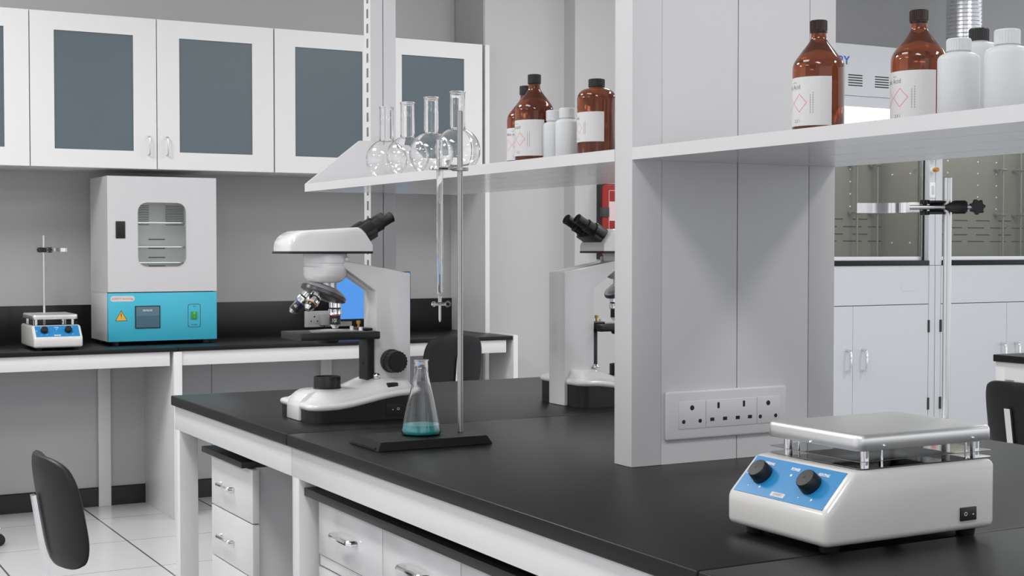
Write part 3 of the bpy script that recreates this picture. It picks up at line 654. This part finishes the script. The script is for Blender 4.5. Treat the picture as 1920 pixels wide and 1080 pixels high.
# ------------------------------------------------------------------ retort clamps (arm along +x, rod at the origin)
def star(bm, p, d, r, h, n=7):
    pts = [((r if i % 4 in (0, 1) else r * .78) * math.cos(2 * math.pi * i / (n * 4)), (r if i % 4 in (0, 1) else r * .78) * math.sin(2 * math.pi * i / (n * 4))) for i in range(n * 4)]
    return prism(bm, pts, 'z', 0, h, .001, 1, M=axisM(p, d))
def make_clamp(label, loc, rz):
    t = thing('retort_clamp', label, 'clamp', loc, rz, 'retort clamps on stirrer rods')
    bm = BM(); lathe(bm, [(0, -.036), (.009, -.035), (.0125, -.031), (.0125, -.013), (.0045, .004), (0, .006)], 20, axisM((0, .0165, 0), (1, 0, 0))); box(bm, -.011, .033, -.0165, -.0085, -.0125, .0125, .002)
    for z in (-.0125, .0085): box(bm, .009, .033, -.0087, .021, z, z + .004, .001)
    box(bm, -.011, -.0083, -.010, .0165, -.006, .006, .001); b = mk('boss_head', bm, M_BLACK, t)
    bm = BM(); cyl(bm, (-.0345, .0165, 0), (-1, 0, 0), .0048, .010, 16); mk('screw_shaft', bm, M_CHROME, b)
    bm = BM(); star(bm, (-.0505, .0115, 0), (-.35, .9, 0), .0145, .010); mk('star_knob', bm, M_BLACK, b, 20)
    bm = BM(); star(bm, (.041, .008, .0065), (0, 0, 1), .0095, .0075); star(bm, (.041, .008, -.014), (0, 0, 1), .0095, .0075); cyl(bm, (.041, .004, -.0078), (0, 0, 1), .004, .0155, 12); mk('wing_knob', bm, M_BLACK, b, 20)
    bm = BM(); cyl(bm, (.004, .0155, 0), (1, .06, 0), .0042, .064, 16); ar = mk('arm', bm, M_STEEL, t)
    bm = BM(); box(bm, .050, .074, .0125, .0155, -.0095, .0095, .001); mk('jaw_plate', bm, M_PLATE, t)
    bm = BM(); pts = [(.074, .014), (.080, .011), (.088, .001), (.100, -.006), (.118, -.008), (.136, -.002), (.146, .006), (.152, .009), (.164, .010)]
    for a, c in zip(pts[:-1], pts[1:]):
        add(bm, [(a[0], a[1], -.0095), (c[0], c[1], -.0095), (c[0], c[1], .0095), (a[0], a[1], .0095), (a[0], a[1] + .0015, -.0095), (c[0], c[1] + .0015, -.0095), (c[0], c[1] + .0015, .0095), (a[0], a[1] + .0015, .0095)],
            [(0, 1, 2, 3), (7, 6, 5, 4), (0, 4, 5, 1), (2, 6, 7, 3), (1, 5, 6, 2), (3, 7, 4, 0)])
    bmesh.ops.recalc_face_normals(bm, faces=bm.faces[:]); mk('jaw_band', bm, M_PLATE, t, 50)
    return t
CL = make_clamp('metal retort clamp with black knobs on the rod of the foreground stirrer', (1.9935, 1.936, 1.490), R(134))
dup(CL, (1.447, 7.7254, 1.405), R(-60), 'small retort clamp on the rod of the stirrer beside the incubator', None)

# ------------------------------------------------------------------ incubator
M_LINER = mat('pale_steel_liner', (.82, .82, .82, 1), .4)
t = thing('incubator', 'tall white incubator with turquoise lower front on the back wall bench', 'incubator', (1.738, 7.55, .9005)); W, D = .584, .40
for x in (.05, W - .05):
    for y in (.05, D - .05): bm = BM(); cyl(bm, (x, y, 0), (0, 0, 1), .02, .0195, 16); mk('foot', bm, M_BLACK, t)
bm = BM(); box(bm, 0, W, .022, D, .020, .279, .002); lo = mk('lower_case', bm, M_INCW, t)
bm = BM()
for z in (.02, .105, .19): box(bm, -.0008, .0, .05, D - .03, z + .084, z + .0855)
mk('side_groove', bm, M_PIER, lo, 0)
bm = BM(); box(bm, 0, W, 0, .0215, .020, .277, .002); fr = mk('control_front', bm, M_TURQ, t)
bm = BM(); x0, x1, y0, y1, z0, z1 = 0, W, .03, D, .2795, .893
box(bm, x0, x0 + .06, y0, y1, z0, z1); box(bm, x1 - .06, x1, y0, y1, z0, z1); box(bm, x0 + .06, x1 - .06, y0, y1, z0, z0 + .07); box(bm, x0 + .06, x1 - .06, y0, y1, z1 - .07, z1); box(bm, x0 + .06, x1 - .06, y1 - .02, y1, z0 + .07, z1 - .07)
up = mk('chamber', bm, M_INCW, t, 0)
by_ = .202
bm = BM(); box(bm, .0605, .0635, y0, by_, z0 + .0705, z1 - .0705); mk('chamber_side', bm, M_LINER, up, 0)
bm = BM(); box(bm, x1 - .0635, x1 - .0605, y0, by_, z0 + .0705, z1 - .0705); mk('chamber_side', bm, M_LINER, up, 0)
bm = BM(); box(bm, .064, x1 - .064, by_ - .004, by_, z0 + .0705, z1 - .0705); lb = mk('chamber_back', bm, M_LINER, up, 0)
for a_, b_ in ((.195, .269), (.359, .46)):
    bm = BM()
    for k in range(12): box(bm, a_, b_, by_ - .0055, by_ - .0045, .742 - k * .0093, .7455 - k * .0093)
    mk('liner_slots', bm, M_GAP, up, 0)
for z in (.559, .510, .460, .414): bm = BM(); box(bm, .265, .356, by_ - .0055, by_ - .0045, z, z + .0055); mk('liner_slot', bm, M_GAP, up, 0)
for z in (.648, .518, .434):
    bm = BM(); box(bm, .066, x1 - .066, .045, .049, z, z + .005); box(bm, .066, x1 - .066, by_ - .012, by_ - .008, z, z + .005)
    for i in range(30): box(bm, .08 + i * .0146, .084 + i * .0146, .049, by_ - .012, z + .001, z + .004)
    mk('wire_shelf', bm, M_CHROME, t, 0)
wx0, wx1, wz0, wz1 = .158, .419, .414, .757
bm = BM(); n = 4
inner = rrect(wx0, wx1, wz0, wz1, .05, n); outer = []
for (x, z) in inner:  # project the window outline on the door outline
    cx, cz = (wx0 + wx1) / 2, (wz0 + wz1) / 2; outer.append((x, z))
outer = []
ks = len(inner) // 4
corn = [(W, .282), (W, .893), (0, .893), (0, .282)]
for q in range(4):
    for i in range(ks):
        x, z = inner[q * ks + i]; c = corn[q]
        if i < ks // 2: outer.append((x, c[1]) if q in (0, 2) else (c[0], z))
        elif i == ks // 2: outer.append(c)
        else: outer.append((c[0], z) if q in (0, 2) else (x, c[1]))
frame(bm, outer, inner, 'y', 0, .029); dr = mk('door', bm, M_INCW, t, 0)
bm = BM(); frame(bm, rrect(wx0 - .001, wx1 + .006, wz0 - .001, wz1 + .001, .051, n), rrect(wx0 + .001, wx1 - .001, wz0 + .001, wz1 - .001, .049, n), 'y', -.0015, -.0002); mk('window_trim', bm, M_INCW, dr, 0)
bm = BM(); prism(bm, rrect(wx0, wx1, wz0, wz1, .05, n), 'y', .012, .015); mk('window_pane', bm, M_SASH, dr, 0)
bm = BM(); box(bm, .042, .092, -.004, -.0002, .565, .655, .002); h = mk('door_latch', bm, M_BLACK, dr)
bm = BM(); box(bm, .05, .084, -.006, -.0042, .575, .645, .001); mk('latch_flap', bm, M_LEATHER, h)
bm = BM(); box(bm, .0, W - .02, .003, .02, .2775, .2818); mk('door_gap', bm, M_GAP, t, 0)
f = lambda x, y: (x, -.0012, y)
bm = BM(); prism(bm, rrect(.012, .139, .232, .262, .0145), 'y', -.0008, -.0001); nl = mk('name_label', bm, M_PAPER, fr, 0)
bm = BM(); text(bm, 'QUERTY technology', .0135, f, .0755, .247, sx=.98); mk('name_lettering', bm, M_PRINTR, nl, 0)
bm = BM(); quad(bm, lambda x, y: (x, -.0004, y), [(.036, .130), (.100, .130), (.068, .186)]); wb = mk('warning_sign', bm, M_BLACK, fr, 0)
bm = BM(); quad(bm, lambda x, y: (x, -.0007, y), [(.040, .1325), (.096, .1325), (.068, .181)]); mk('warning_triangle', bm, M_YEL, wb, 0)
bm = BM(); quad(bm, f, [(.0668, .149), (.0692, .149), (.0705, .170), (.0655, .170)]); quad(bm, f, [(.0665, .141), (.0695, .141), (.0695, .1445), (.0665, .1445)]); mk('exclamation_mark', bm, M_PRINTK, wb, 0)
bm = BM(); box(bm, .140, .274, -.004, -.0002, .088, .208, .001); ds = mk('display', bm, M_BLACK, fr, 0)
bm = BM(); box(bm, .145, .269, -.0046, -.0041, .093, .203); mk('display_glass', bm, M_LCD, ds, 0)
bm = BM(); box(bm, .145, .269, -.0049, -.0047, .155, .203); mk('display_header', bm, M_LCD2, ds, 0)
bm = BM(); text(bm, '00:00:00', .0145, lambda x, y: (x, -.0052, y), .206, .183); mk('display_digits', bm, M_PRINTW, ds, 0)
bm = BM(); frame(bm, rrect(.424, .494, .087, .213, .012), rrect(.4265, .4915, .0895, .2105, .0105), 'y', -.0006, -.0001); mk('switch_border', bm, M_PRINTK, fr, 0)
bm = BM(); box(bm, .442, .474, -.005, -.0002, .131, .172, .001); sw = mk('power_switch', bm, M_GREEN, fr)
bm = BM(); text(bm, 'O', .011, lambda x, y: (x, -.0054, y), .458, .163); text(bm, 'I', .011, lambda x, y: (x, -.0054, y), .458, .142); mk('switch_marks', bm, M_PRINTW, sw, 0)
bm = BM(); text(bm, 'ON', .009, f, .459, .200); text(bm, 'POWER', .009, f, .459, .101); mk('switch_lettering', bm, M_PRINTK, fr, 0)

# ------------------------------------------------------------------ monitor
t = thing('monitor', 'computer monitor with plain blue screen on the back wall bench', 'monitor', (3.325, 7.76, .9005))
bm = BM(); box(bm, -.253, .253, 0, .03, .085, .374, .004); b = mk('bezel', bm, M_BLACK, t)
bm = BM(); box(bm, -.238, .248, -.0012, -.0001, .0985, .369); mk('screen', bm, M_SCREEN, b, 0)
bm = BM(); box(bm, -.02, .02, .0305, .05, .01, .25, .003); mk('neck', bm, M_BLACK, t)
bm = BM(); prism(bm, rrect(-.12, .12, -.06, .12, .02), 'z', 0, .0098, .002); mk('foot', bm, M_BLACK, t)

# ------------------------------------------------------------------ ring stand, burette, flask
t = thing('ring_stand', 'ring stand with black slotted base and tall steel rod on the island bench', 'stand', (1.589, 3.387, .9003))
bm = BM(); t2 = bmesh.new(); B = [(-.163, -.1), (.163, -.1), (.163, .1), (-.163, .1)]; T = [(-.152, -.089), (.152, -.089), (.152, .089), (-.152, .089)]
add(t2, [(x, y, .0003) for x, y in B] + [(x, y, .022) for x, y in T], [(3, 2, 1, 0), (4, 5, 6, 7), (0, 1, 5, 4), (1, 2, 6, 5), (2, 3, 7, 6), (3, 0, 4, 7)]); bmesh.ops.bevel(t2, geom=t2.edges[:], offset=.0015, segments=2, affect='EDGES'); merge(bm, t2); b = mk('base', bm, M_TOP, t)
bm = BM(); box(bm, -.1632, -.15, -.075, .075, .002, .0085, .001); mk('base_slot', bm, M_GAP, b)
bm = BM(); cyl(bm, (.119, .003, .0218), (0, 0, 1), .0077, .857, 20, b=.0012); mk('rod', bm, M_ROD, t)
t = thing('burette_clamp', 'small steel double ring clamp holding the burette on the rod', 'clamp', (1.708, 3.39, 1.624), R(195)); bd = .0715
bm = BM(); lathe(bm, [(.0085, -.004), (.0225, -.004), (.0225, .004), (.0085, .004)], 32, None, True); mk('rod_ring', bm, M_ROD, t)
bm = BM(); lathe(bm, [(.0098, -.004), (.0265, -.004), (.029, 0), (.0265, .004), (.0098, .004)], 32, Matrix.Translation((bd, 0, 0)), True); mk('burette_ring', bm, M_CHROME, t)
bm = BM(); tube(bm, [(.021, 0, 0), (bd - .027, 0, 0)], .0035); mk('arm', bm, M_ROD, t)
bx, by = 1.708 + bd * math.cos(R(195)), 3.39 + bd * math.sin(R(195))
t = thing('burette', 'clear glass burette hanging above the stand beside the rod', 'burette', (bx, by, 1.22))
bm = BM(); lathe(bm, [(.0088, .477), (.0093, .479), (.0093, .477 + .003), (.0078, .4805), (.0074, .477), (.0072, .08), (.0045, .070), (.002, .066), (.002, .052), (.0045, .052), (.0048, .064), (.0072, .070), (.0090, .080)], 28, None, True); mk('glass_tube', bm, M_GLASS, t, 60)
bm = BM(); ax = Vector((.876, -.482, 0)); cyl(bm, Vector((0, 0, .047)) - ax * .013, ax, .0045, .028, 18); ball(bm, tuple(Vector((0, 0, .047)) - ax * .016), .007); lathe(bm, [(.0045, -.003), (.0082, -.003), (.0082, .003), (.0045, .003)], 20, axisM(Vector((0, 0, .047)) + ax * .021, (-.4, -.9, .1)), True); mk('stopcock', bm, M_GLASS, t)
bm = BM(); lathe(bm, [(.0035, .0425), (.0035, .006), (.0018, 0), (.0008, 0), (.0008, .0425)], 18, None, True); mk('tip', bm, M_HDPE, t)

t = thing('conical_flask', 'conical glass flask with teal liquid on the ring stand base', 'flask', (1.596, 3.397, .9226)); t.scale = (1.0185, 1.0185, .97)
E_out = [(0, 0), (.046, 0), (.0505, .002), (.052, .007), (.052, .012), (.0505, .020), (.0205, .155), (.0188, .166), (.0184, .176), (.0184, .197), (.0195, .2005), (.0207, .202), (.0205, .2035)]
E_in = [(.0172, .2028), (.0168, .198), (.0168, .175), (.0172, .166), (.0188, .155), (.0488, .0215), (.0502, .012), (.0500, .008), (.0485, .0045), (.046, .0028), (0, .0028)]
bm = BM(); lathe(bm, E_out + E_in, 56); mk('flask_glass', bm, M_GLASS, t, 50)
bm = BM(); lathe(bm, [(0, .003), (.0457, .003), (.0482, .0047), (.0497, .008), (.0499, .012), (.0485, .0213), (.0473, .0275), (0, .0275)], 56); mk('liquid', bm, M_TEAL, t, 50)

# ------------------------------------------------------------------ round flasks on the shelf
def make_round(label, loc):
    t = thing('round_flask', label, 'flask', loc, 0, 'round glass flasks on the shelf'); r = .0705; cz = .066
    out = [(0, 0), (.026, 0)]; a = -68
    while a <= 70: out.append((r * math.cos(R(a)), cz + r * math.sin(R(a)))); a += 6
    out += [(.0238, .137), (.0234, .145), (.0232, .238), (.0245, .243), (.0255, .2455), (.025, .247)]
    inn = [(.0218, .2465), (.0212, .242), (.0212, .146), (.0216, .138)]; r2 = r - .0018; a = 70
    while a >= -66: inn.append((r2 * math.cos(R(a)), cz + r2 * math.sin(R(a)))); a -= 6
    inn += [(.024, .0022), (0, .0022)]
    bm = BM(); lathe(bm, out + inn, 56); mk('flask_glass', bm, M_GLASS, t, 50); return t
zs = 1.6488
F = make_round('round clear flask beside the sloping shelf end, farthest left of four', (1.97, 4.467, zs))
for y, l in ((4.295, 'second round clear flask from the sloping end of the shelf'), (4.114, 'third round clear flask from the sloping shelf end, behind the burette top'), (3.927, 'round clear flask behind the steel rod, farthest right of four')): dup(F, (1.97, y, zs), 0, l)

# ------------------------------------------------------------------ bottles on the shelves
def cyl_label(bm, r, a0, a1, z0, z1, th=.0005):
    n = 28; A = [a0 + (a1 - a0) * i / n for i in range(n + 1)]; V = []; Fc = []
    for rr in (r, r + th):
        for a in A: V += [(rr * math.cos(a), rr * math.sin(a), z0), (rr * math.cos(a), rr * math.sin(a), z1)]
    m = 2 * (n + 1)
    for i in range(n):
        Fc += [(2 * i, 2 * i + 1, 2 * i + 3, 2 * i + 2), (m + 2 * i, m + 2 * i + 2, m + 2 * i + 3, m + 2 * i + 1), (2 * i, 2 * i + 2, m + 2 * i + 2, m + 2 * i), (2 * i + 1, m + 2 * i + 1, m + 2 * i + 3, 2 * i + 3)]
    Fc += [(0, m, m + 1, 1), (2 * n, 2 * n + 1, m + 2 * n + 1, m + 2 * n)]
    add(bm, V, Fc); bmesh.ops.recalc_face_normals(bm, faces=bm.faces[:]); return bm
def bottle(label, loc, r, H, prof, cap, capm, lab, txt, two_line=None):
    t = thing('reagent_bottle', label, 'bottle', loc, 0, 'amber reagent bottles on the shelves')
    bm = BM(); lathe(bm, prof, 48); mk('bottle_glass', bm, M_AMBER, t, 50)
    cr, cz0 = cap
    bm = BM(); pts = []
    lathe(bm, [(0, cz0), (cr * .97, cz0), (cr, cz0 + .001), (cr, cz0 + .004), (cr * .97, cz0 + .0045)], 40); k = 72
    prism(bm, [((cr if i % 2 else cr * .972) * math.cos(2 * math.pi * i / k), (cr if i % 2 else cr * .972) * math.sin(2 * math.pi * i / k)) for i in range(k)], 'z', cz0 + .0046, H - .0015); cyl(bm, (0, 0, H - .0015), (0, 0, 1), cr * .97, .0015, 40, cr * .93)
    mk('cap', bm, capm, t, 30)
    a0 = math.atan2(-loc[1], -loc[0]); lz0, lz1, dl, dr, dd = lab
    bm = BM(); cyl_label(bm, r + .0002, a0 + R(dl), a0 + R(dr), lz0, lz1); lb = mk('paper_label', bm, M_PAPER, t, 60)
    rr = r + .0010; zc = lambda u, v: (rr * math.cos(u / rr + a0), rr * math.sin(u / rr + a0), v)
    arc_ = lambda deg: R(deg) * rr; hL = lz1 - lz0
    bm = BM(); s = hL * .19; zm = lz0 + hL * .47
    for c in (arc_(dd), arc_(dd) - 2.1 * s):
        for q in range(4):
            p = [(c + s * 1.0, zm), (c, zm + s), (c - s * 1.0, zm), (c, zm - s)]; A, B = Vector(p[q]), Vector(p[(q + 1) % 4]); O = Vector((c, zm)); w = .06
            for kx in range(4):
                P0, P1 = A.lerp(B, kx / 4), A.lerp(B, (kx + 1) / 4); quad(bm, zc, [tuple(P0), tuple(P1), tuple(P1.lerp(O, w)), tuple(P0.lerp(O, w))])
    mk('hazard_diamonds', bm, M_PRINTR, lb, 0)
    bm = BM(); e = arc_(dd) + s * .15
    text(bm, txt, hL * .135, zc, e, lz1 - hL * .20, align='RIGHT', sx=.95)
    for i, (z, wd) in enumerate(((lz1 - hL * .11, .011), )): quad(bm, zc, [(e - .012 - wd, z), (e - .012, z), (e - .012, z + hL * .012), (e - .012 - wd, z + hL * .012)])
    mk('label_print', bm, M_PRINTGREY, lb, 0); bm = BM()
    text(bm, '2.5 l', hL * .09, zc, arc_(dd) - s * .35, lz0 + hL * .10)
    mk('label_print', bm, M_PRINTGREY, lb, 0); bm = BM()
    for kx, (dx, z0, z1) in enumerate(((s * 1.35, .25, .62), (s * 1.65, .25, .68))):
        z = z0
        while z < z1: quad(bm, zc, [(arc_(dd) + dx, lz0 + hL * z), (arc_(dd) + dx + .0011, lz0 + hL * z), (arc_(dd) + dx + .0011, lz0 + hL * (z + .035)), (arc_(dd) + dx, lz0 + hL * (z + .035))]); z += .05
    mk('small_print', bm, M_PRINTGREY, lb, 0)
    return t
def wprof(r, H, nr): return [(0, 0), (r * .93, 0), (r, .005), (r, H * .56), (r * .992, H * .59), (r * .955, H * .62), (r * .89, H * .65), (r * .76, H * .69), (r * .63, H * .73), (r * .45, H * .783), (r * .345, H * .818), (nr * 1.02, H * .842), (nr, H * .86), (nr, H * .885), (0, H * .885)]
bottle('tall amber bottle with brown cap nearest the column on the right shelf', (1.95, 2.248, zs), .0522, .228, wprof(.0522, .228, .0155), (.0176, .2025), M_AMBERCAP, (.012, .110, -125, 30, -45), 'Salicylic Acid')
bottle('tall amber bottle with brown cap beside the white plastic bottles', (2.05, 2.07, zs), .0534, .231, wprof(.0534, .231, .0155), (.0182, .2055), M_AMBERCAP, (.012, .109, -125, 37, -40), 'Oxalic Acid')
bottle('amber bottle with black cap in front of another amber bottle', (1.91, 3.345, zs), .0525, .233, wprof(.0525, .233, .0160), (.0181, .208), M_BLACK, (.012, .108, -125, 30, -47), 'Phosphoric acid')
bottle('amber bottle with black cap mostly hidden behind its twin', (1.98, 3.515, zs), .054, .223, wprof(.054, .223, .0160), (.0185, .198), M_BLACK, (.012, .102, -125, 20, -28), 'Nitric acid')
H = .197; r = .0499
bottle('wide-shouldered amber bottle with black cap against the column', (1.95, 3.094, zs), r, H, [(0, 0), (r * .93, 0), (r, .005), (r, .146), (r * .97, .155), (r * .88, .163), (r * .7, .170), (.0195, .1735), (.0195, .176), (0, .176)], (.0212, .1765), M_BLACK, (.035, .1105, -125, 22, -62), 'Acetic acid')
def jar(label, loc, r, H, cr, ch, capm, rib=.965, group='white plastic bottles on the shelves'):
    t = thing('plastic_bottle', label, 'bottle', loc, 0, group); hb = H - ch - .002; k = r * .42
    prof = [(0, 0), (r * .92, 0), (r, .004), (r, hb - k * .9)] + [(r - k + k * math.cos(R(a)), hb - k * .9 + k * .8 * math.sin(R(a))) for a in (20, 40, 60, 78)] + [(cr * .9, hb - .001), (cr * .9, hb + .002), (0, hb + .002)]
    bm = BM(); lathe(bm, prof, 48); mk('bottle_body', bm, M_HDPE, t, 50)
    bm = BM(); k = 60; prism(bm, [((cr if i % 2 else cr * rib) * math.cos(2 * math.pi * i / k), (cr if i % 2 else cr * rib) * math.sin(2 * math.pi * i / k)) for i in range(k)], 'z', H - ch, H - .0025); lathe(bm, [(cr * .965, H - .0025), (cr * .93, H - .0005), (cr * .85, H), (0, H)], 40); mk('cap', bm, capm, t, 30)
    return t
jar('white-capped plastic bottle directly touching the right side of a tall amber bottle', (1.93, 1.851, zs), .0367, .139, .0219, .0225, M_HDPE)
jar('white plastic bottle with black cap, behind the white capped ones', (2.06, 1.926, zs), .038, .177, .0187, .024, M_BLACK)
jar('white plastic bottle with white cap at the right picture edge', (1.93, 1.741, zs), .0377, .1405, .0220, .026, M_HDPE)
jar('small white plastic bottle touching the left amber bottle', (1.925, 3.268, zs), .0278, .131, .0205, .028, M_HDPE, .995)
jar('small white plastic bottle beside the wide-shouldered amber bottle', (1.925, 3.199, zs), .0305, .131, .0209, .026, M_HDPE, .995)

# ------------------------------------------------------------------ chairs (facing +x, pad centre over the origin's rear)
def make_chair(label, loc, rz, top):
    t = thing('lab_chair', label, 'chair', loc, rz, 'black laboratory chairs'); seat = top - .47
    bm = BM(); t2 = bmesh.new(); n = 10; m = 14; g1 = []
    Wd, Hh, T = .37, .315, .055; tilt = R(9)
    def padpt(u, v, front):   # u,v in -1..1
        # rounded-rectangle outline by superellipse mapping
        k = (abs(u) ** 4.2 + abs(v) ** 4.2) ** (1 / 4.2); e = max(abs(u), abs(v)); s = e / k if k > 1e-6 else 1
        y = u * s * Wd / 2 * (1 - .06 * (v + 1) / 2); z = v * s * Hh / 2
        edge = 1 - e ** 6; th = T * (.35 + .65 * edge)
        x = (-.055 * (1 - (y / (Wd / 2)) ** 2)) 
        x = x + (th * .75 if front else -th * .25)
        return Vector((x + math.sin(tilt) * -z, y, top - Hh / 2 + z * math.cos(tilt)))
    for fr_ in (True, False):
        gr = [[t2.verts.new(padpt(-1 + 2 * i / m, -1 + 2 * j / n, fr_)) for i in range(m + 1)] for j in range(n + 1)]
        for j in range(n):
            for i in range(m): t2.faces.new((gr[j][i], gr[j][i + 1], gr[j + 1][i + 1], gr[j + 1][i]))
        g1.append(gr)
    A, B = g1
    ra = A[0][:] + [A[j][m] for j in range(1, n + 1)] + A[n][m - 1::-1] + [A[j][0] for j in range(n - 1, 0, -1)]
    rb = B[0][:] + [B[j][m] for j in range(1, n + 1)] + B[n][m - 1::-1] + [B[j][0] for j in range(n - 1, 0, -1)]
    for i in range(len(ra)): t2.faces.new((ra[i], ra[(i + 1) % len(ra)], rb[(i + 1) % len(ra)], rb[i]))
    bmesh.ops.recalc_face_normals(t2, faces=t2.faces[:]); merge(bm, t2)
    b = mk('backrest', bm, M_LEATHER, t, 60); sm = b.modifiers.new('soft', 'SUBSURF'); sm.levels = sm.render_levels = 1
    bm = BM(); prism(bm, rrect(.0, .44, -.22, .22, .09), 'z', seat - .06, seat, .018, 3); mk('seat', bm, M_LEATHER, t, 60)
    bm = BM(); top_s = top - .115
    def fx(z): return -.075 + -math.sin(tilt) * (z - (top - Hh / 2)) - .006
    P = [(fx(top_s), top_s), (fx(seat + .08), seat + .08), (fx(seat + .06) + .005, seat + .0), (-.03, seat - .05), (.04, seat - .073), (.24, seat - .073)]
    for (x0, z0), (x1, z1) in zip(P[:-1], P[1:]):
        d = Vector((x1 - x0, 0, z1 - z0)); q = Vector((-d.z, 0, d.x)).normalized() * .005
        add(bm, [(x0 + q.x * s, y, z0 + q.z * s) for s in (-1, 1) for y in (-.015, .015)] + [(x1 + q.x * s, y, z1 + q.z * s) for s in (-1, 1) for y in (-.015, .015)],
            [(0, 1, 5, 4), (2, 6, 7, 3), (0, 4, 6, 2), (1, 3, 7, 5), (0, 2, 3, 1), (4, 5, 7, 6)])
    bmesh.ops.recalc_face_normals(bm, faces=bm.faces[:]); mk('back_bar', bm, M_CHROME, t, 0)
    bm = BM(); cyl(bm, (.22, 0, .10), (0, 0, 1), .025, max(.05, seat - .16 - .10), 20); cyl(bm, (.22, 0, .12), (0, 0, 1), .014, seat - .18, 16); box(bm, .12, .32, -.08, .08, seat - .078, seat - .0605); mk('column', bm, M_CHROME, t)
    for k in range(5):
        a = 2 * math.pi * k / 5 + BASEROT; c, s = math.cos(a), math.sin(a)
        bm = BM(); tube(bm, [(.22 + .02 * c, .02 * s, .125), (.22 + .16 * c, .16 * s, .105), (.22 + .265 * c, .265 * s, .085), (.22 + .29 * c, .29 * s, .078)], [.022, .018, .015, .012], 12); l = mk('base_leg', bm, M_CHROME, t)
        p = Vector((.22 + .285 * c, .285 * s, 0)); bm = BM()
        for q in (-1, 1): cyl(bm, p + Vector((-s * .004 * q, c * .004 * q, .028)), (-s * q, c * q, 0), .028, .014, 20)
        mk('castor_wheel', bm, M_BLACK, l)
        bm = BM(); cyl(bm, p + Vector((0, 0, .045)), (0, 0, 1), .007, .035, 10); mk('castor_stem', bm, M_CHROME, l)
    return t
BASEROT = .3
make_chair('black chair seen from the side at the lower left, in front of the back bench', (.80, 3.985, 0), R(1), .862)
make_chair('black chair at the back wall bench, seen behind the ring stand rod', (3.447, 6.94, 0), R(90), .945)
make_chair('black chair at the second bench by the right picture edge', (4.74, 4.18, 0), R(2), .862)
BASEROT = R(0)
make_chair('chair beyond the left edge showing only one chrome castor', (.60, 7.07, 0), R(0), .86)
